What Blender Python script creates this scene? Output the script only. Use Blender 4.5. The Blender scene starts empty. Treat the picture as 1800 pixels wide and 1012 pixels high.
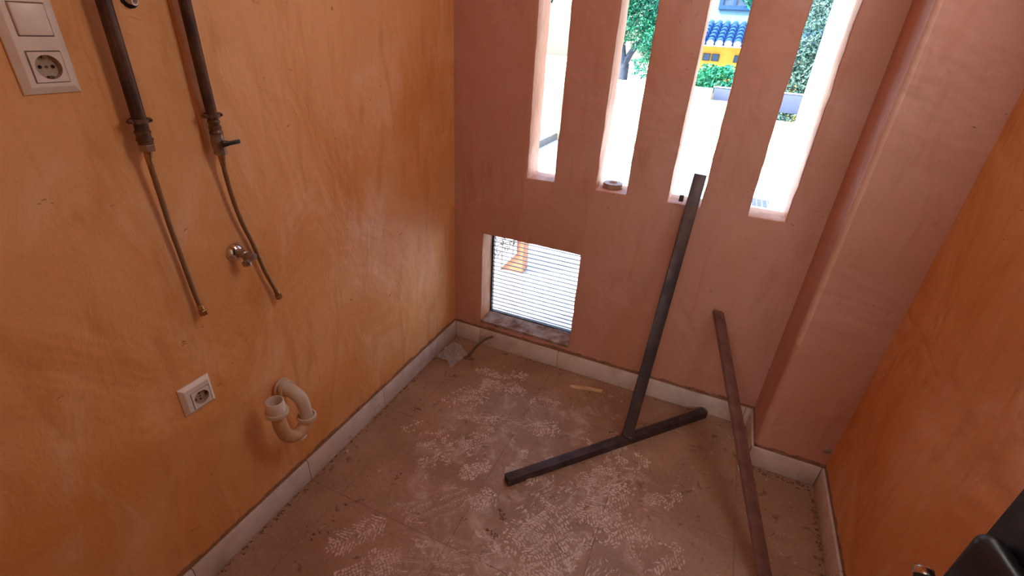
import bpy, bmesh, math, random
import numpy as np
from mathutils import Vector, Matrix, noise as mnoise

random.seed(7)
SC = bpy.context.scene
COL = SC.collection
PI = math.pi

# ------------------------------------------------------------------ camera
cam_data = bpy.data.cameras.new('camera')
cam_data.sensor_fit = 'HORIZONTAL'
cam_data.sensor_width = 36.0
cam_data.lens = 837.28 / 1800 * 36
cam_data.clip_start = 0.02
cam_data.clip_end = 300
cam = bpy.data.objects.new('camera', cam_data)
COL.objects.link(cam)
RX = Vector((0.9123278, 0.40601397, 0.05301554))
RY = Vector((-0.2364747, 0.41675818, 0.87771996))
RZ = Vector((0.33427191, -0.81330515, 0.47623211))
M = Matrix.Identity(4)
for i in range(3):
    M[i][0], M[i][1], M[i][2] = RX[i], RY[i], RZ[i]
M[0][3], M[1][3], M[2][3] = 1.15523817, -1.99199865, 1.56514271
cam.matrix_world = M
SC.camera = cam

# ------------------------------------------------------------------ world, sun, fill lights, exposure
SUN_DIR = Vector((-0.50, -0.42, 0.76)).normalized()      # towards the sun
world = bpy.data.worlds.new('sky')
SC.world = world
world.use_nodes = True
wn = world.node_tree
wn.nodes.clear()
sky = wn.nodes.new('ShaderNodeTexSky')
sky.sky_type = 'NISHITA'
sky.sun_disc = False
sky.sun_elevation = math.asin(SUN_DIR.z)
sky.sun_rotation = math.atan2(SUN_DIR.x, SUN_DIR.y)
sky.air_density = 1.0
sky.dust_density = 2.5
bg = wn.nodes.new('ShaderNodeBackground')
bg.inputs['Strength'].default_value = 0.62
wo = wn.nodes.new('ShaderNodeOutputWorld')
wn.links.new(sky.outputs[0], bg.inputs['Color'])
wn.links.new(bg.outputs[0], wo.inputs['Surface'])

sun_l = bpy.data.lights.new('sun', 'SUN')
sun_l.energy = 8.5
sun_l.angle = math.radians(0.6)
sun_l.color = (1.0, 0.95, 0.88)
sun_o = bpy.data.objects.new('sun', sun_l)
sun_o.rotation_euler = SUN_DIR.to_track_quat('Z', 'Y').to_euler()
sun_o.location = SUN_DIR * 30
COL.objects.link(sun_o)

# area light added behind the camera to fill the dark interior
back_fill_l = bpy.data.lights.new('back_fill', 'AREA')
back_fill_l.shape = 'RECTANGLE'
back_fill_l.size, back_fill_l.size_y = 1.2, 1.4
back_fill_l.energy = 10
back_fill_l.color = (1.0, 0.93, 0.86)
back_fill_o = bpy.data.objects.new('back_fill', back_fill_l)
back_fill_o.location = (1.3, -4.2, 1.7)
back_fill_o.rotation_euler = (math.radians(90), 0, 0)
COL.objects.link(back_fill_o)

# unseen soft fill added above the frame, turned towards the left wall
room_l = bpy.data.lights.new('room_fill', 'AREA')
room_l.shape = 'RECTANGLE'
room_l.size, room_l.size_y = .35, 1.0
room_l.energy = 3.6
room_l.color = (1.0, 0.94, 0.88)
room_o = bpy.data.objects.new('room_fill', room_l)
room_o.location = (1.60, -.75, 2.15)
room_o.rotation_euler = Vector((1.5, .30, 1.25)).to_track_quat('Z', 'Y').to_euler()
COL.objects.link(room_o)

SC.view_settings.view_transform = 'Standard'
SC.view_settings.look = 'None'
SC.view_settings.gamma = 1.0
SC.view_settings.use_curve_mapping = False
SC.view_settings.exposure = 1.2
SC.cycles.max_bounces = 12
SC.cycles.diffuse_bounces = 8
SC.cycles.glossy_bounces = 4
SC.cycles.transmission_bounces = 6
SC.cycles.transparent_max_bounces = 8
SC.cycles.caustics_reflective = False
SC.cycles.caustics_refractive = False
SC.cycles.sample_clamp_indirect = 10


# ------------------------------------------------------------------ node helpers
class NB:
    """small builder for node expressions"""
    def __init__(s, tree):
        s.t = tree

    def new(s, kind, **kw):
        n = s.t.nodes.new(kind)
        for k, v in kw.items():
            setattr(n, k, v)
        return n

    def put(s, sock, v):
        if isinstance(v, bpy.types.NodeSocket):
            s.t.links.new(v, sock)
        elif v is not None:
            if isinstance(v, (tuple, list)) and len(v) == 3 and getattr(sock, 'type', '') == 'RGBA':
                v = (*v, 1)
            sock.default_value = v

    def m(s, op, a, b=None, c=None, clamp=False):
        n = s.new('ShaderNodeMath', operation=op)
        n.use_clamp = clamp
        s.put(n.inputs[0], a)
        if b is not None: s.put(n.inputs[1], b)
        if c is not None: s.put(n.inputs[2], c)
        return n.outputs[0]

    def v(s, op, a, b=None):
        n = s.new('ShaderNodeVectorMath', operation=op)
        s.put(n.inputs[0], a)
        if b is not None: s.put(n.inputs[1], b)
        return n.outputs[0]

    def pos(s):
        return s.new('ShaderNodeNewGeometry').outputs['Position']

    def obj(s):
        return s.new('ShaderNodeTexCoord').outputs['Object']

    def noise(s, vec, scale, detail=4, rough=.55, dist=0.0):
        n = s.new('ShaderNodeTexNoise')
        s.put(n.inputs['Vector'], vec)
        n.inputs['Scale'].default_value = scale
        n.inputs['Detail'].default_value = detail
        n.inputs['Roughness'].default_value = rough
        n.inputs['Distortion'].default_value = dist
        return n.outputs['Fac']

    def ramp(s, fac, lo, hi, a=0.0, b=1.0):
        n = s.new('ShaderNodeMapRange')
        n.interpolation_type = 'SMOOTHSTEP'
        s.put(n.inputs['Value'], fac)
        s.put(n.inputs['From Min'], lo); s.put(n.inputs['From Max'], hi)
        s.put(n.inputs['To Min'], a); s.put(n.inputs['To Max'], b)
        return n.outputs['Result']

    def mix(s, fac, a, b, mode='MIX'):
        n = s.new('ShaderNodeMix', data_type='RGBA', blend_type=mode)
        s.put(n.inputs[0], fac); s.put(n.inputs[6], a); s.put(n.inputs[7], b)
        return n.outputs[2]

    def scalev(s, vec, sc):
        n = s.new('ShaderNodeVectorMath', operation='MULTIPLY')
        s.put(n.inputs[0], vec); n.inputs[1].default_value = sc
        return n.outputs[0]

    def xyz(s, vec):
        n = s.new('ShaderNodeSeparateXYZ'); s.put(n.inputs[0], vec)
        return n.outputs[0], n.outputs[1], n.outputs[2]

    def comb(s, x, y, z):
        n = s.new('ShaderNodeCombineXYZ')
        s.put(n.inputs[0], x); s.put(n.inputs[1], y); s.put(n.inputs[2], z)
        return n.outputs[0]

    def bump(s, h, strength, dist=.01, normal=None):
        n = s.new('ShaderNodeBump')
        n.inputs['Strength'].default_value = strength
        n.inputs['Distance'].default_value = dist
        s.put(n.inputs['Height'], h)
        if normal is not None: s.put(n.inputs['Normal'], normal)
        return n.outputs[0]


def new_mat(name):
    m = bpy.data.materials.new(name)
    m.use_nodes = True
    nt = m.node_tree
    b = nt.nodes['Principled BSDF']
    return m, NB(nt), b


def simple(name, col, rough=.5, metal=0.0, var=.12, nscale=40, bump=.1, spec=.5, col2=None, dirt=0.0, stretch=None):
    m, n, b = new_mat(name)
    o = n.obj()
    if stretch: o = n.scalev(o, stretch)
    f = n.noise(o, nscale, 5, .6)
    c2 = col2 or tuple(min(1, x * (1 - var * 3)) for x in col)
    c = n.mix(n.ramp(f, .35, .7), col, c2)
    if dirt:
        g = n.noise(n.pos(), 9, 5, .65)
        c = n.mix(n.ramp(g, .45, .7, 0, dirt), c, (.23, .12, .06))
    n.put(b.inputs['Base Color'], c)
    n.put(b.inputs['Roughness'], n.ramp(f, .2, .8, max(0, rough - .1), min(1, rough + .12)))
    b.inputs['Metallic'].default_value = metal
    b.inputs['Specular IOR Level'].default_value = spec
    if bump: n.put(b.inputs['Normal'], n.bump(f, bump, .002))
    return m


WALL_COL = (.80, .42, .18)


def wall_material(name, base, pale, deep, grime_z=.10, bump_mid=1.1):
    m, n, b = new_mat(name)
    p = n.pos()
    big = n.noise(p, 1.7, 4, .55, .6)
    mid = n.noise(n.scalev(p, (1, 1, .55)), 5.5, 6, .62, .9)
    fine = n.noise(p, 38, 6, .65)
    streak = n.noise(n.scalev(p, (3.2, 3.2, .7)), 4.2, 5, .6, .5)
    c = n.mix(n.ramp(big, .3, .72), base, deep)
    c = n.mix(n.ramp(mid, .50, .72, 0, .5), c, pale)
    c = n.mix(n.ramp(streak, .50, .72, 0, .6), c, tuple(x * .86 for x in deep))
    c = n.mix(n.ramp(fine, .56, .78, 0, .30), c, tuple(x * .55 for x in deep))
    # little chips and scratches in the paint
    chip = n.noise(n.scalev(p, (1, 1.0, 2.0)), 21, 3, .5, 1.4)
    region = n.noise(p, 2.6, 3, .5)
    ch = n.m('MULTIPLY', n.ramp(chip, .705, .735), n.ramp(region, .46, .60))
    c = n.mix(n.m('MULTIPLY', ch, .75), c, tuple(x * .42 for x in deep))
    # ragged mortar line left above the tiles of the base
    x, y, z = n.xyz(p)
    rag = n.noise(p, 14, 5, .7)
    edge = n.m('MULTIPLY_ADD', rag, .050, grime_z - .010)
    gm = n.m('SUBTRACT', 1.0, n.ramp(n.m('SUBTRACT', z, edge), -.002, .004))
    c = n.mix(n.m('MULTIPLY', gm, .85), c, n.mix(n.ramp(fine, .35, .65), (.30, .16, .09), (.17, .085, .05)))
    n.put(b.inputs['Base Color'], c)
    n.put(b.inputs['Roughness'], n.ramp(mid, .3, .7, .62, .45))
    b.inputs['Specular IOR Level'].default_value = .35
    h = n.m('ADD', n.m('MULTIPLY', big, 5.0), n.m('ADD', n.m('MULTIPLY', mid, bump_mid), n.m('MULTIPLY', fine, .16)))
    h = n.m('SUBTRACT', h, n.m('MULTIPLY', ch, .5))
    h = n.m('SUBTRACT', h, n.m('MULTIPLY', gm, .25))
    n.put(b.inputs['Normal'], n.bump(h, .55, .011))
    return m


# ------------------------------------------------------------------ floor dust material with boot prints
PRINTS = [  # kind, x, y, angle(deg), half length, half width, gain
    ('grid', .385, -.300, 12, .062, .042, 1.0), ('arc', .500, -.275, -20, .060, .040, 1.0),
    ('grid', .345, -.215, 8, .10, .028, .75), ('chevron', .475, -.165, -20, .045, .035, .7),
    ('chevron', .665, -.285, 38, .075, .040, .55), ('smear', .560, -.490, 17, .22, .03, 1.0),
    ('arc', .720, -.450, 30, .075, .050, .8), ('smear', .420, -.545, 14, .13, .02, .8),
    ('arc', .300, -.470, 25, .09, .05, .55), ('grid', .550, -.790, 58, .075, .036, .95),
    ('chevron', .640, -.905, 55, .055, .046, 1.0), ('fine', .500, -1.000, 52, .13, .065, .85),
    ('chevron', .315, -1.225, 58, .11, .050, .75), ('fine', .560, -1.230, 20, .18, .055, .8),
    ('grid', .330, -.720, 40, .10, .050, .5), ('smear', .380, -.840, 55, .08, .05, .8),
    ('arc', .900, -.900, 62, .14, .06, .85), ('grid', 1.005, -.620, 48, .10, .05, .6),
    ('arc', 1.130, -.800, 50, .09, .055, .75), ('smear', 1.030, -.960, 76, .11, .018, .9),
    ('chevron', 1.300, -.850, 60, .10, .05, .55), ('smear', 1.22, -.82, 78, .07, .03, .6),
    ('grid', 1.100, -.480, 30, .10, .05, .4), ('arc', .780, -.700, 40, .10, .05, .45),
    ('chevron', .480, -.640, 60, .09, .045, .6), ('fine', .70, -1.11, 35, .12, .05, .6),
    ('smear', .735, -1.045, -18, .07, .014, 1.0), ('grid', .19, -.70, 65, .06, .03, .35),
    ('arc', .95, -.98, 55, .13, .06, .7), ('chevron', 1.06, -.72, 60, .13, .055, .85), ('grid', .42, -1.33, 60, .12, .055, .9),
    ('smear', .86, -.80, 60, .14, .06, .8), ('chevron', .90, -1.12, 40, .13, .05, .9), ('smear', .45, -.72, 50, .12, .06, .8),
    ('smear', 1.13, -.58, 60, .10, .06, .6), ('arc', .34, -.40, 15, .09, .05, .7), ('smear', 1.12, -1.02, 80, .1, .05, .7),
    ('arc', .80, -1.00, 80, .08, .05, .6), ('chevron', 1.28, -.58, 60, .09, .04, .3),
]


def floor_material():
    m, n, b = new_mat('dusty_floor_tile')
    p = n.pos()
    x, y, z = n.xyz(p)
    big = n.noise(p, 3.0, 5, .6, .4)
    mid = n.noise(p, 11, 6, .7, .6)
    fine = n.noise(p, 85, 5, .7)
    # walked-on zone in the middle of the room
    dx = n.m('SUBTRACT', x, .78); dy = n.m('ADD', y, .82)
    walk = n.m('SUBTRACT', 1.0, n.ramp(n.m('ADD', n.m('MULTIPLY', n.m('MULTIPLY', dx, dx), 1.9),
                                           n.m('MULTIPLY', n.m('MULTIPLY', dy, dy), 1.1)), .18, .75))
    blotch = n.noise(p, 24, 6, .72, 1.2)
    bl = n.m('MULTIPLY', n.ramp(blotch, .56, .66), n.ramp(n.noise(p, 5.5, 3, .6), .47, .62))
    bl = n.m('MULTIPLY', bl, n.m('MULTIPLY', walk, .95))
    haze = n.m('MULTIPLY', n.m('MULTIPLY', n.ramp(mid, .46, .72), walk), .5)
    acc = n.m('ADD', bl, haze, clamp=True)
    sc_ = n.m('MULTIPLY', n.ramp(n.noise(p, 31, 4, .7, 1.6), .61, .68), n.ramp(n.noise(p, 7, 3, .6), .46, .58))
    acc = n.m('MAXIMUM', acc, n.m('MULTIPLY', sc_, .55))
    base = n.mix(n.ramp(big, .3, .7), (.46, .295, .20), (.34, .20, .125))
    base = n.mix(n.ramp(fine, .4, .75, 0, .35), base, (.16, .085, .05))
    c = n.mix(acc, base, (.80, .66, .57))
    dk = n.m('MULTIPLY', n.ramp(n.noise(p, 19, 4, .6, .8), .60, .68), n.ramp(n.noise(p, 4, 3), .38, .52))
    c = n.mix(n.m('MULTIPLY', dk, .6), c, (.11, .055, .035))
    n.put(b.inputs['Base Color'], c)
    n.put(b.inputs['Roughness'], n.m('MULTIPLY_ADD', mid, .35, .30))
    b.inputs['Specular IOR Level'].default_value = .5
    h = n.m('ADD', n.m('MULTIPLY', acc, .6), n.m('MULTIPLY', fine, .35))
    n.put(b.inputs['Normal'], n.bump(n.m('ADD', h, n.m('MULTIPLY', mid, .6)), .4, .002))
    return m


MAT = {}
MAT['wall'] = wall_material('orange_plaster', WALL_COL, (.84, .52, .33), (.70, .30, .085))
MAT['wall_back'] = wall_material('orange_plaster_glare', (.59, .335, .275), (.61, .355, .305), (.57, .285, .20), bump_mid=.35)  # same orange paint, with the glare of the slots tinted into its colour
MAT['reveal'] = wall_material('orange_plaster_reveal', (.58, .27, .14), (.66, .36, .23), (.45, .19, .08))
MAT['edge_light'] = wall_material('pale_corner_highlight', (.70, .44, .37), (.76, .52, .45), (.66, .39, .31))
MAT['floor'] = floor_material()
MAT['grout'] = simple('grout', (.30, .185, .12), .9, bump=.3)
MAT['base_tile'] = simple('baseboard_tile', (.74, .66, .62), .32, nscale=7, var=.04, bump=.05, dirt=.28)
MAT['white_plastic'] = simple('white_plastic', (.80, .70, .62), .35, nscale=6, var=.03, bump=0, dirt=.12)
MAT['cream_plastic'] = simple('cream_plastic', (.66, .56, .44), .4, nscale=6, var=.04, bump=0, dirt=.15)
MAT['tan_plastic'] = simple('paint_splashed_plastic', (.72, .43, .24), .45, nscale=14, var=.08, bump=.1, dirt=.3)
MAT['socket_dark'] = simple('socket_inner', (.42, .32, .22), .45, nscale=8, var=.05, bump=0)
MAT['hole'] = simple('dark_hole', (.02, .012, .01), .9, bump=0)
MAT['pipe'] = simple('brown_pipe', (.055, .020, .016), .42, metal=.2, nscale=25, var=.15, bump=.15, dirt=.35)
MAT['rusty'] = simple('tarnished_fitting', (.17, .10, .07), .45, metal=.6, nscale=50, var=.18, bump=.4, dirt=.4)
MAT['brass'] = simple('tarnished_brass', (.50, .30, .12), .35, metal=.85, nscale=60, var=.15, bump=.3, dirt=.3)
MAT['steel'] = simple('dull_steel', (.42, .36, .30), .35, metal=.8, nscale=30, var=.12, bump=.2, dirt=.4)
MAT['chrome'] = simple('chrome', (.75, .72, .72), .12, metal=1.0, nscale=30, var=.03, bump=0)
MAT['black'] = simple('black_plastic', (.015, .014, .016), .35, nscale=30, bump=0)
MAT['door'] = simple('black_door', (.012, .010, .014), .5, nscale=30, bump=.05)
MAT['bar'] = simple('dark_painted_steel', (.075, .052, .058), .45, metal=.25, nscale=14, var=.2, bump=.3, dirt=.3,
                    col2=(.035, .025, .030), stretch=(1, 1, .3))
MAT['bar2'] = simple('brown_painted_bar', (.20, .10, .085), .6, nscale=18, var=.15, bump=.3, dirt=.4,
                     col2=(.12, .055, .045), stretch=(1, 1, .3))
MAT['wood'] = simple('raw_wood', (.78, .55, .32), .7, nscale=30, var=.12, bump=.4, stretch=(.15, 1, 1))
MAT['cable'] = simple('dusty_cable', (.16, .11, .075), .6, nscale=30, bump=.1)
MAT['slat'] = simple('grey_aluminium', (.13, .13, .14), .4, nscale=6, var=.02, bump=0)
MAT['frame_dark'] = simple('dark_frame', (.035, .03, .03), .5, bump=0)
MAT['sill'] = simple('dusty_mortar', (.50, .40, .37), .85, nscale=13, var=.15, bump=.8, col2=(.20, .10, .07))
MAT['tape'] = simple('brown_tape', (.42, .30, .24), .4, nscale=40, bump=.1)
MAT['crumb'] = simple('mortar_crumb', (.24, .13, .08), .9, nscale=60, bump=.3)
MAT['white_board'] = simple('white_card', (.72, .62, .54), .6, nscale=12, bump=.1, dirt=.3)
MAT['terrace'] = simple('pale_terrace_tile', (.50, .53, .56), .7, nscale=4, var=.03, bump=.1)
MAT['white_wall'] = simple('white_render', (.80, .79, .76), .8, nscale=5, var=.02, bump=.2)
MAT['skirt'] = simple('grey_skirting', (.16, .15, .14), .7, bump=.1)
MAT['cream_wall'] = simple('cream_render', (.78, .66, .40), .8, nscale=5, var=.02, bump=.2)
MAT['orange_wall'] = simple('orange_render', (.36, .135, .06), .8, nscale=8, var=.04, bump=.3)
MAT['yellow_wall'] = simple('yellow_render', (.62, .33, .04), .8, nscale=8, var=.04, bump=.2)
MAT['pale_blue_wall'] = simple('pale_blue_render', (.14, .30, .36), .8, nscale=8, var=.04, bump=.2)
MAT['blue_tile'] = simple('blue_roof_tile', (.012, .075, .26), .5, nscale=12, var=.2, bump=.2, col2=(.006, .04, .16))
MAT['blue_frame'] = simple('blue_window_frame', (.008, .06, .24), .5, bump=0)
MAT['pane'] = simple('window_pane', (.03, .08, .16), .15, bump=0)
MAT['grey_blue'] = simple('blue_grey_board', (.035, .052, .105), .6, nscale=8, var=.03, bump=.1)
MAT['iron'] = simple('wrought_iron', (.05, .035, .03), .5, metal=.5, bump=.1)
MAT['bark'] = simple('bark', (.045, .06, .09), .9, nscale=14, bump=.8)


def leaf_mat(name, a, b2):
    m, n, b = new_mat(name)
    f = n.noise(n.pos(), 3.5, 4, .6)
    g = n.noise(n.pos(), 60, 2, .5)
    c = n.mix(n.ramp(f, .35, .65), a, b2)
    c = n.mix(n.ramp(g, .35, .7, 0, .6), c, tuple(x * .4 for x in a))
    n.put(b.inputs['Base Color'], c)
    b.inputs['Roughness'].default_value = .55
    b.inputs['Specular IOR Level'].default_value = .3
    b.inputs['Transmission Weight'].default_value = 0
    return m


MAT['leaf_green'] = leaf_mat('green_leaves', (.014, .20, .08), (.03, .22, .16))
MAT['leaf_grey'] = leaf_mat('grey_green_leaves', (.06, .13, .105), (.045, .12, .11))
MAT['leaf_blue'] = leaf_mat('blue_green_leaves', (.02, .07, .07), (.012, .09, .05))


def bag_mat():
    m, n, b = new_mat('clear_plastic_film')
    n.put(b.inputs['Base Color'], (.95, .95, 1.0))
    b.inputs['Roughness'].default_value = .12
    b.inputs['Transmission Weight'].default_value = .55
    b.inputs['Alpha'].default_value = .62
    b.inputs['IOR'].default_value = 1.3
    f = n.noise(n.obj(), 60, 3, .6)
    n.put(b.inputs['Normal'], n.bump(f, .8, .004))
    return m


MAT['bag'] = bag_mat()


# ------------------------------------------------------------------ mesh helpers
def wloc(o):
    """world location of an unrotated parent chain"""
    v = Vector(o.location)
    while o.parent is not None:
        o = o.parent; v += Vector(o.location)
    return v


def make(name, verts, faces, mat=None, parent=None, smooth=False, bevel=0.0, seg=2, autosmooth=False):
    me = bpy.data.meshes.new(name)
    me.from_pydata([tuple(v) for v in verts], [], faces)
    me.validate(); me.update()
    return finish(name, me, mat, parent, smooth, bevel, seg)


def finish(name, me, mat, parent, smooth=False, bevel=0.0, seg=2):
    bm = bmesh.new(); bm.from_mesh(me)
    bmesh.ops.recalc_face_normals(bm, faces=bm.faces)
    if bevel:
        es = [e for e in bm.edges if len(e.link_faces) == 2 and e.calc_face_angle(0) > .5]
        bmesh.ops.bevel(bm, geom=es, offset=bevel, segments=seg, affect='EDGES', profile=.5, clamp_overlap=True)
    bm.to_mesh(me); bm.free()
    if smooth:
        me.polygons.foreach_set('use_smooth', [True] * len(me.polygons))
        try:
            me.set_sharp_from_angle(angle=math.radians(40))
        except Exception:
            pass
    o = bpy.data.objects.new(name, me)
    if mat is not None: me.materials.append(mat)
    COL.objects.link(o)
    if parent is not None:
        o.parent = parent
        o.location = -wloc(parent)
    return o


def from_bm(name, bm, mat, parent=None, smooth=False):
    me = bpy.data.meshes.new(name)
    bm.to_mesh(me); bm.free()
    return finish(name, me, mat, parent, smooth)


CUBE_F = [(0, 1, 3, 2), (4, 6, 7, 5), (0, 4, 5, 1), (2, 3, 7, 6), (0, 2, 6, 4), (1, 5, 7, 3)]


def box_vf(lo, hi, mat4=None):
    vs = [Vector((x, y, z)) for x in (lo[0], hi[0]) for y in (lo[1], hi[1]) for z in (lo[2], hi[2])]
    if mat4 is not None: vs = [mat4 @ v for v in vs]
    return vs, CUBE_F


def box(name, lo, hi, mat, parent=None, bevel=0.0, seg=2, mat4=None, smooth=None):
    vs, fs = box_vf(lo, hi, mat4)
    return make(name, vs, fs, mat, parent, smooth=bool(bevel) if smooth is None else smooth, bevel=bevel, seg=seg)


class MB:
    def __init__(s): s.v = []; s.f = []
    def add(s, vs, fs):
        k = len(s.v); s.v += [Vector(v) for v in vs]; s.f += [tuple(i + k for i in f) for f in fs]
    def box(s, lo, hi, m=None): s.add(*box_vf(lo, hi, m))
    def build(s, name, mat, parent=None, **kw): return make(name, s.v, s.f, mat, parent, **kw)


def frame_of(d):
    d = Vector(d).normalized()
    a = Vector((0, 0, 1)) if abs(d.z) < .9 else Vector((1, 0, 0))
    x = d.cross(a).normalized(); y = d.cross(x).normalized()
    return x, y


def smooth_path(pts, n=8):
    pts = [Vector(p) for p in pts]
    P = [pts[0] * 2 - pts[1]] + pts + [pts[-1] * 2 - pts[-2]]
    out = []
    for i in range(1, len(P) - 2):
        for k in range(n):
            t = k / n
            a, b, c, d = P[i - 1], P[i], P[i + 1], P[i + 2]
            out.append(.5 * ((2 * b) + (c - a) * t + (2 * a - 5 * b + 4 * c - d) * t * t + (3 * b - a - 3 * c + d) * t ** 3))
    out.append(pts[-1])
    return out


def tube_vf(path, r, n=12, cap=True, rs=None, phase=0.0):
    path = [Vector(p) for p in path]
    vs, fs = [], []
    x, y = frame_of(path[1] - path[0])
    prev = (path[1] - path[0]).normalized()
    for i, p in enumerate(path):
        d = (path[min(i + 1, len(path) - 1)] - path[max(i - 1, 0)]).normalized()
        q = prev.rotation_difference(d)
        x = q @ x; y = q @ y; prev = d
        rr = rs[i] if rs else r
        for k in range(n):
            a = 2 * PI * k / n + phase
            vs.append(p + (x * math.cos(a) + y * math.sin(a)) * rr)
    for i in range(len(path) - 1):
        for k in range(n):
            k2 = (k + 1) % n
            fs.append((i * n + k, i * n + k2, (i + 1) * n + k2, (i + 1) * n + k))
    if cap:
        fs.append(tuple(range(n))[::-1]); fs.append(tuple((len(path) - 1) * n + k for k in range(n)))
    return vs, fs


def tube(name, path, r, mat, parent=None, n=14, smooth=True, rs=None, cap=True, bevel=0.0, phase=0.0):
    vs, fs = tube_vf(path, r, n, cap, rs, phase)
    return make(name, vs, fs, mat, parent, smooth=smooth, bevel=bevel)


def lathe(name, origin, axis, prof, mat, parent=None, n=28, smooth=True, closed=False, cap0=True):
    """prof = [(dist along axis, radius)...]"""
    origin = Vector(origin); ax = Vector(axis).normalized(); x, y = frame_of(ax)
    vs, fs = [], []
    for (t, r) in prof:
        for k in range(n):
            a = 2 * PI * k / n
            vs.append(origin + ax * t + (x * math.cos(a) + y * math.sin(a)) * max(r, 1e-5))
    L = len(prof)
    for i in range(L - 1 + (1 if closed else 0)):
        j = (i + 1) % L
        for k in range(n):
            k2 = (k + 1) % n
            fs.append((i * n + k, i * n + k2, j * n + k2, j * n + k))
    if not closed:
        if cap0: fs.append(tuple(range(n))[::-1])
        fs.append(tuple((L - 1) * n + k for k in range(n)))
    return make(name, vs, fs, mat, parent, smooth=smooth)


def thing(name, label, cat, loc=(0, 0, 0), group=None):
    o = bpy.data.objects.new(name, None)
    o.empty_display_size = .05
    COL.objects.link(o)
    o.location = loc
    tag(o, label, cat, group)
    return o


def tag(o, label, cat, group=None):
    o['label'] = label; o['category'] = cat
    if group: o['group'] = group
    return o


def struct(o):
    o['kind'] = 'structure'
    return o


# ------------------------------------------------------------------ room shell
RX_ = 1.826        # right wall
YB = -2.30         # wall behind the camera
H = 2.55
TH = .14           # thickness of the wall with the slots
SLOTS = [(.376, .508), (.6963, .829), (.999, 1.1305), (1.306, 1.438)]
SZ0, SZ1 = .978, 2.15
WX0, WX1, WZ0, WZ1 = .1614, .6703, .150, .6614


def holed_wall():
    xs = [-.15, 0, WX0, WX1] + [v for s in SLOTS for v in s] + [1.2, 1.567, RX_, RX_ + .15]
    zs = [-.15, 0, .05, .1, WZ0, WZ1, SZ0, SZ1, H, H + .15]
    for z in np.arange(WZ0 + .05, WZ1 - .02, .05): zs.append(float(z))
    for z in np.arange(SZ0 + .045, SZ1 - .02, .045): zs.append(float(z))
    for x in np.arange(WX0 + .04, WX1 - .02, .04): xs.append(float(x))
    xs = sorted(set(round(x, 5) for x in xs)); zs = sorted(set(round(z, 5) for z in zs))
    xs = [x for i, x in enumerate(xs) if i == 0 or x - xs[i - 1] > .004]

    def hole(i, k):
        x = (xs[i] + xs[i + 1]) / 2; z = (zs[k] + zs[k + 1]) / 2
        if WX0 < x < WX1 and WZ0 < z < WZ1: return True
        return any(a < x < b and SZ0 < z < SZ1 for a, b in SLOTS)
    nx, nz = len(xs) - 1, len(zs) - 1
    holes = {(i, k) for i in range(nx) for k in range(nz) if hole(i, k)}
    edge = set()
    for i in range(nx + 1):
        for k in range(nz + 1):
            cells = [(a, b) for a in (i - 1, i) for b in (k - 1, k)]
            h = sum(c in holes for c in cells)
            if 0 < h < 4: edge.add((i, k))
    rnd = random.Random(3)
    vi = {}; vs = []; fs = []

    def V(i, k, s):
        key = (i, k, s)
        if key not in vi:
            x, z = xs[i], zs[k]
            if (i, k) in edge:
                x += rnd.gauss(0, .0011); z += rnd.gauss(0, .0009)
            vi[key] = len(vs); vs.append((x, 0.0 if s == 0 else TH, z))
        return vi[key]
    for i in range(nx):
        for k in range(nz):
            if (i, k) in holes: continue
            fs.append((V(i, k, 0), V(i + 1, k, 0), V(i + 1, k + 1, 0), V(i, k + 1, 0)))
            fs.append((V(i, k, 1), V(i, k + 1, 1), V(i + 1, k + 1, 1), V(i + 1, k, 1)))
            for (di, dk, p, q) in ((-1, 0, (i, k), (i, k + 1)), (1, 0, (i + 1, k), (i + 1, k + 1)),
                                   (0, -1, (i, k), (i + 1, k)), (0, 1, (i, k + 1), (i + 1, k + 1))):
                c = (i + di, k + dk)
                if c in holes or not (0 <= c[0] < nx and 0 <= c[1] < nz):
                    fs.append((V(*p, 0), V(*q, 0), V(*q, 1), V(*p, 1)))
    me = bpy.data.meshes.new('wall_back')
    me.from_pydata(vs, [], fs); me.update()
    bm = bmesh.new(); bm.from_mesh(me)
    bmesh.ops.recalc_face_normals(bm, faces=bm.faces)
    es = [e for e in bm.edges if len(e.link_faces) == 2 and e.calc_face_angle(0) > 1.0
          and 0.02 < (e.verts[0].co.x + e.verts[1].co.x) / 2 < 1.55 and .12 < e.verts[0].co.z < 2.3]
    bmesh.ops.bevel(bm, geom=es, offset=.0055, segments=3, affect='EDGES', profile=.5)
    bm.to_mesh(me); bm.free()
    me.polygons.foreach_set('use_smooth', [True] * len(me.polygons))
    me.set_sharp_from_angle(angle=math.radians(50))
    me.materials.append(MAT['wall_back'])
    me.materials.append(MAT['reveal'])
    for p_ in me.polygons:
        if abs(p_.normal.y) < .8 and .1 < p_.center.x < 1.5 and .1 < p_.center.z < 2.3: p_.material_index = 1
    o = bpy.data.objects.new('wall_back', me); COL.objects.link(o)
    return struct(o)


wall_back = holed_wall()
wall_left = struct(box('wall_left', (-.15, YB - .12, -.15), (0, 0, H + .15), MAT['wall']))
wall_right = struct(box('wall_right', (RX_, YB - .12, -.15), (RX_ + .15, 0, H + .15), MAT['wall']))
ceiling = struct(box('ceiling', (0, YB - .12, H), (RX_, 0, H + .15), MAT['wall']))

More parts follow.
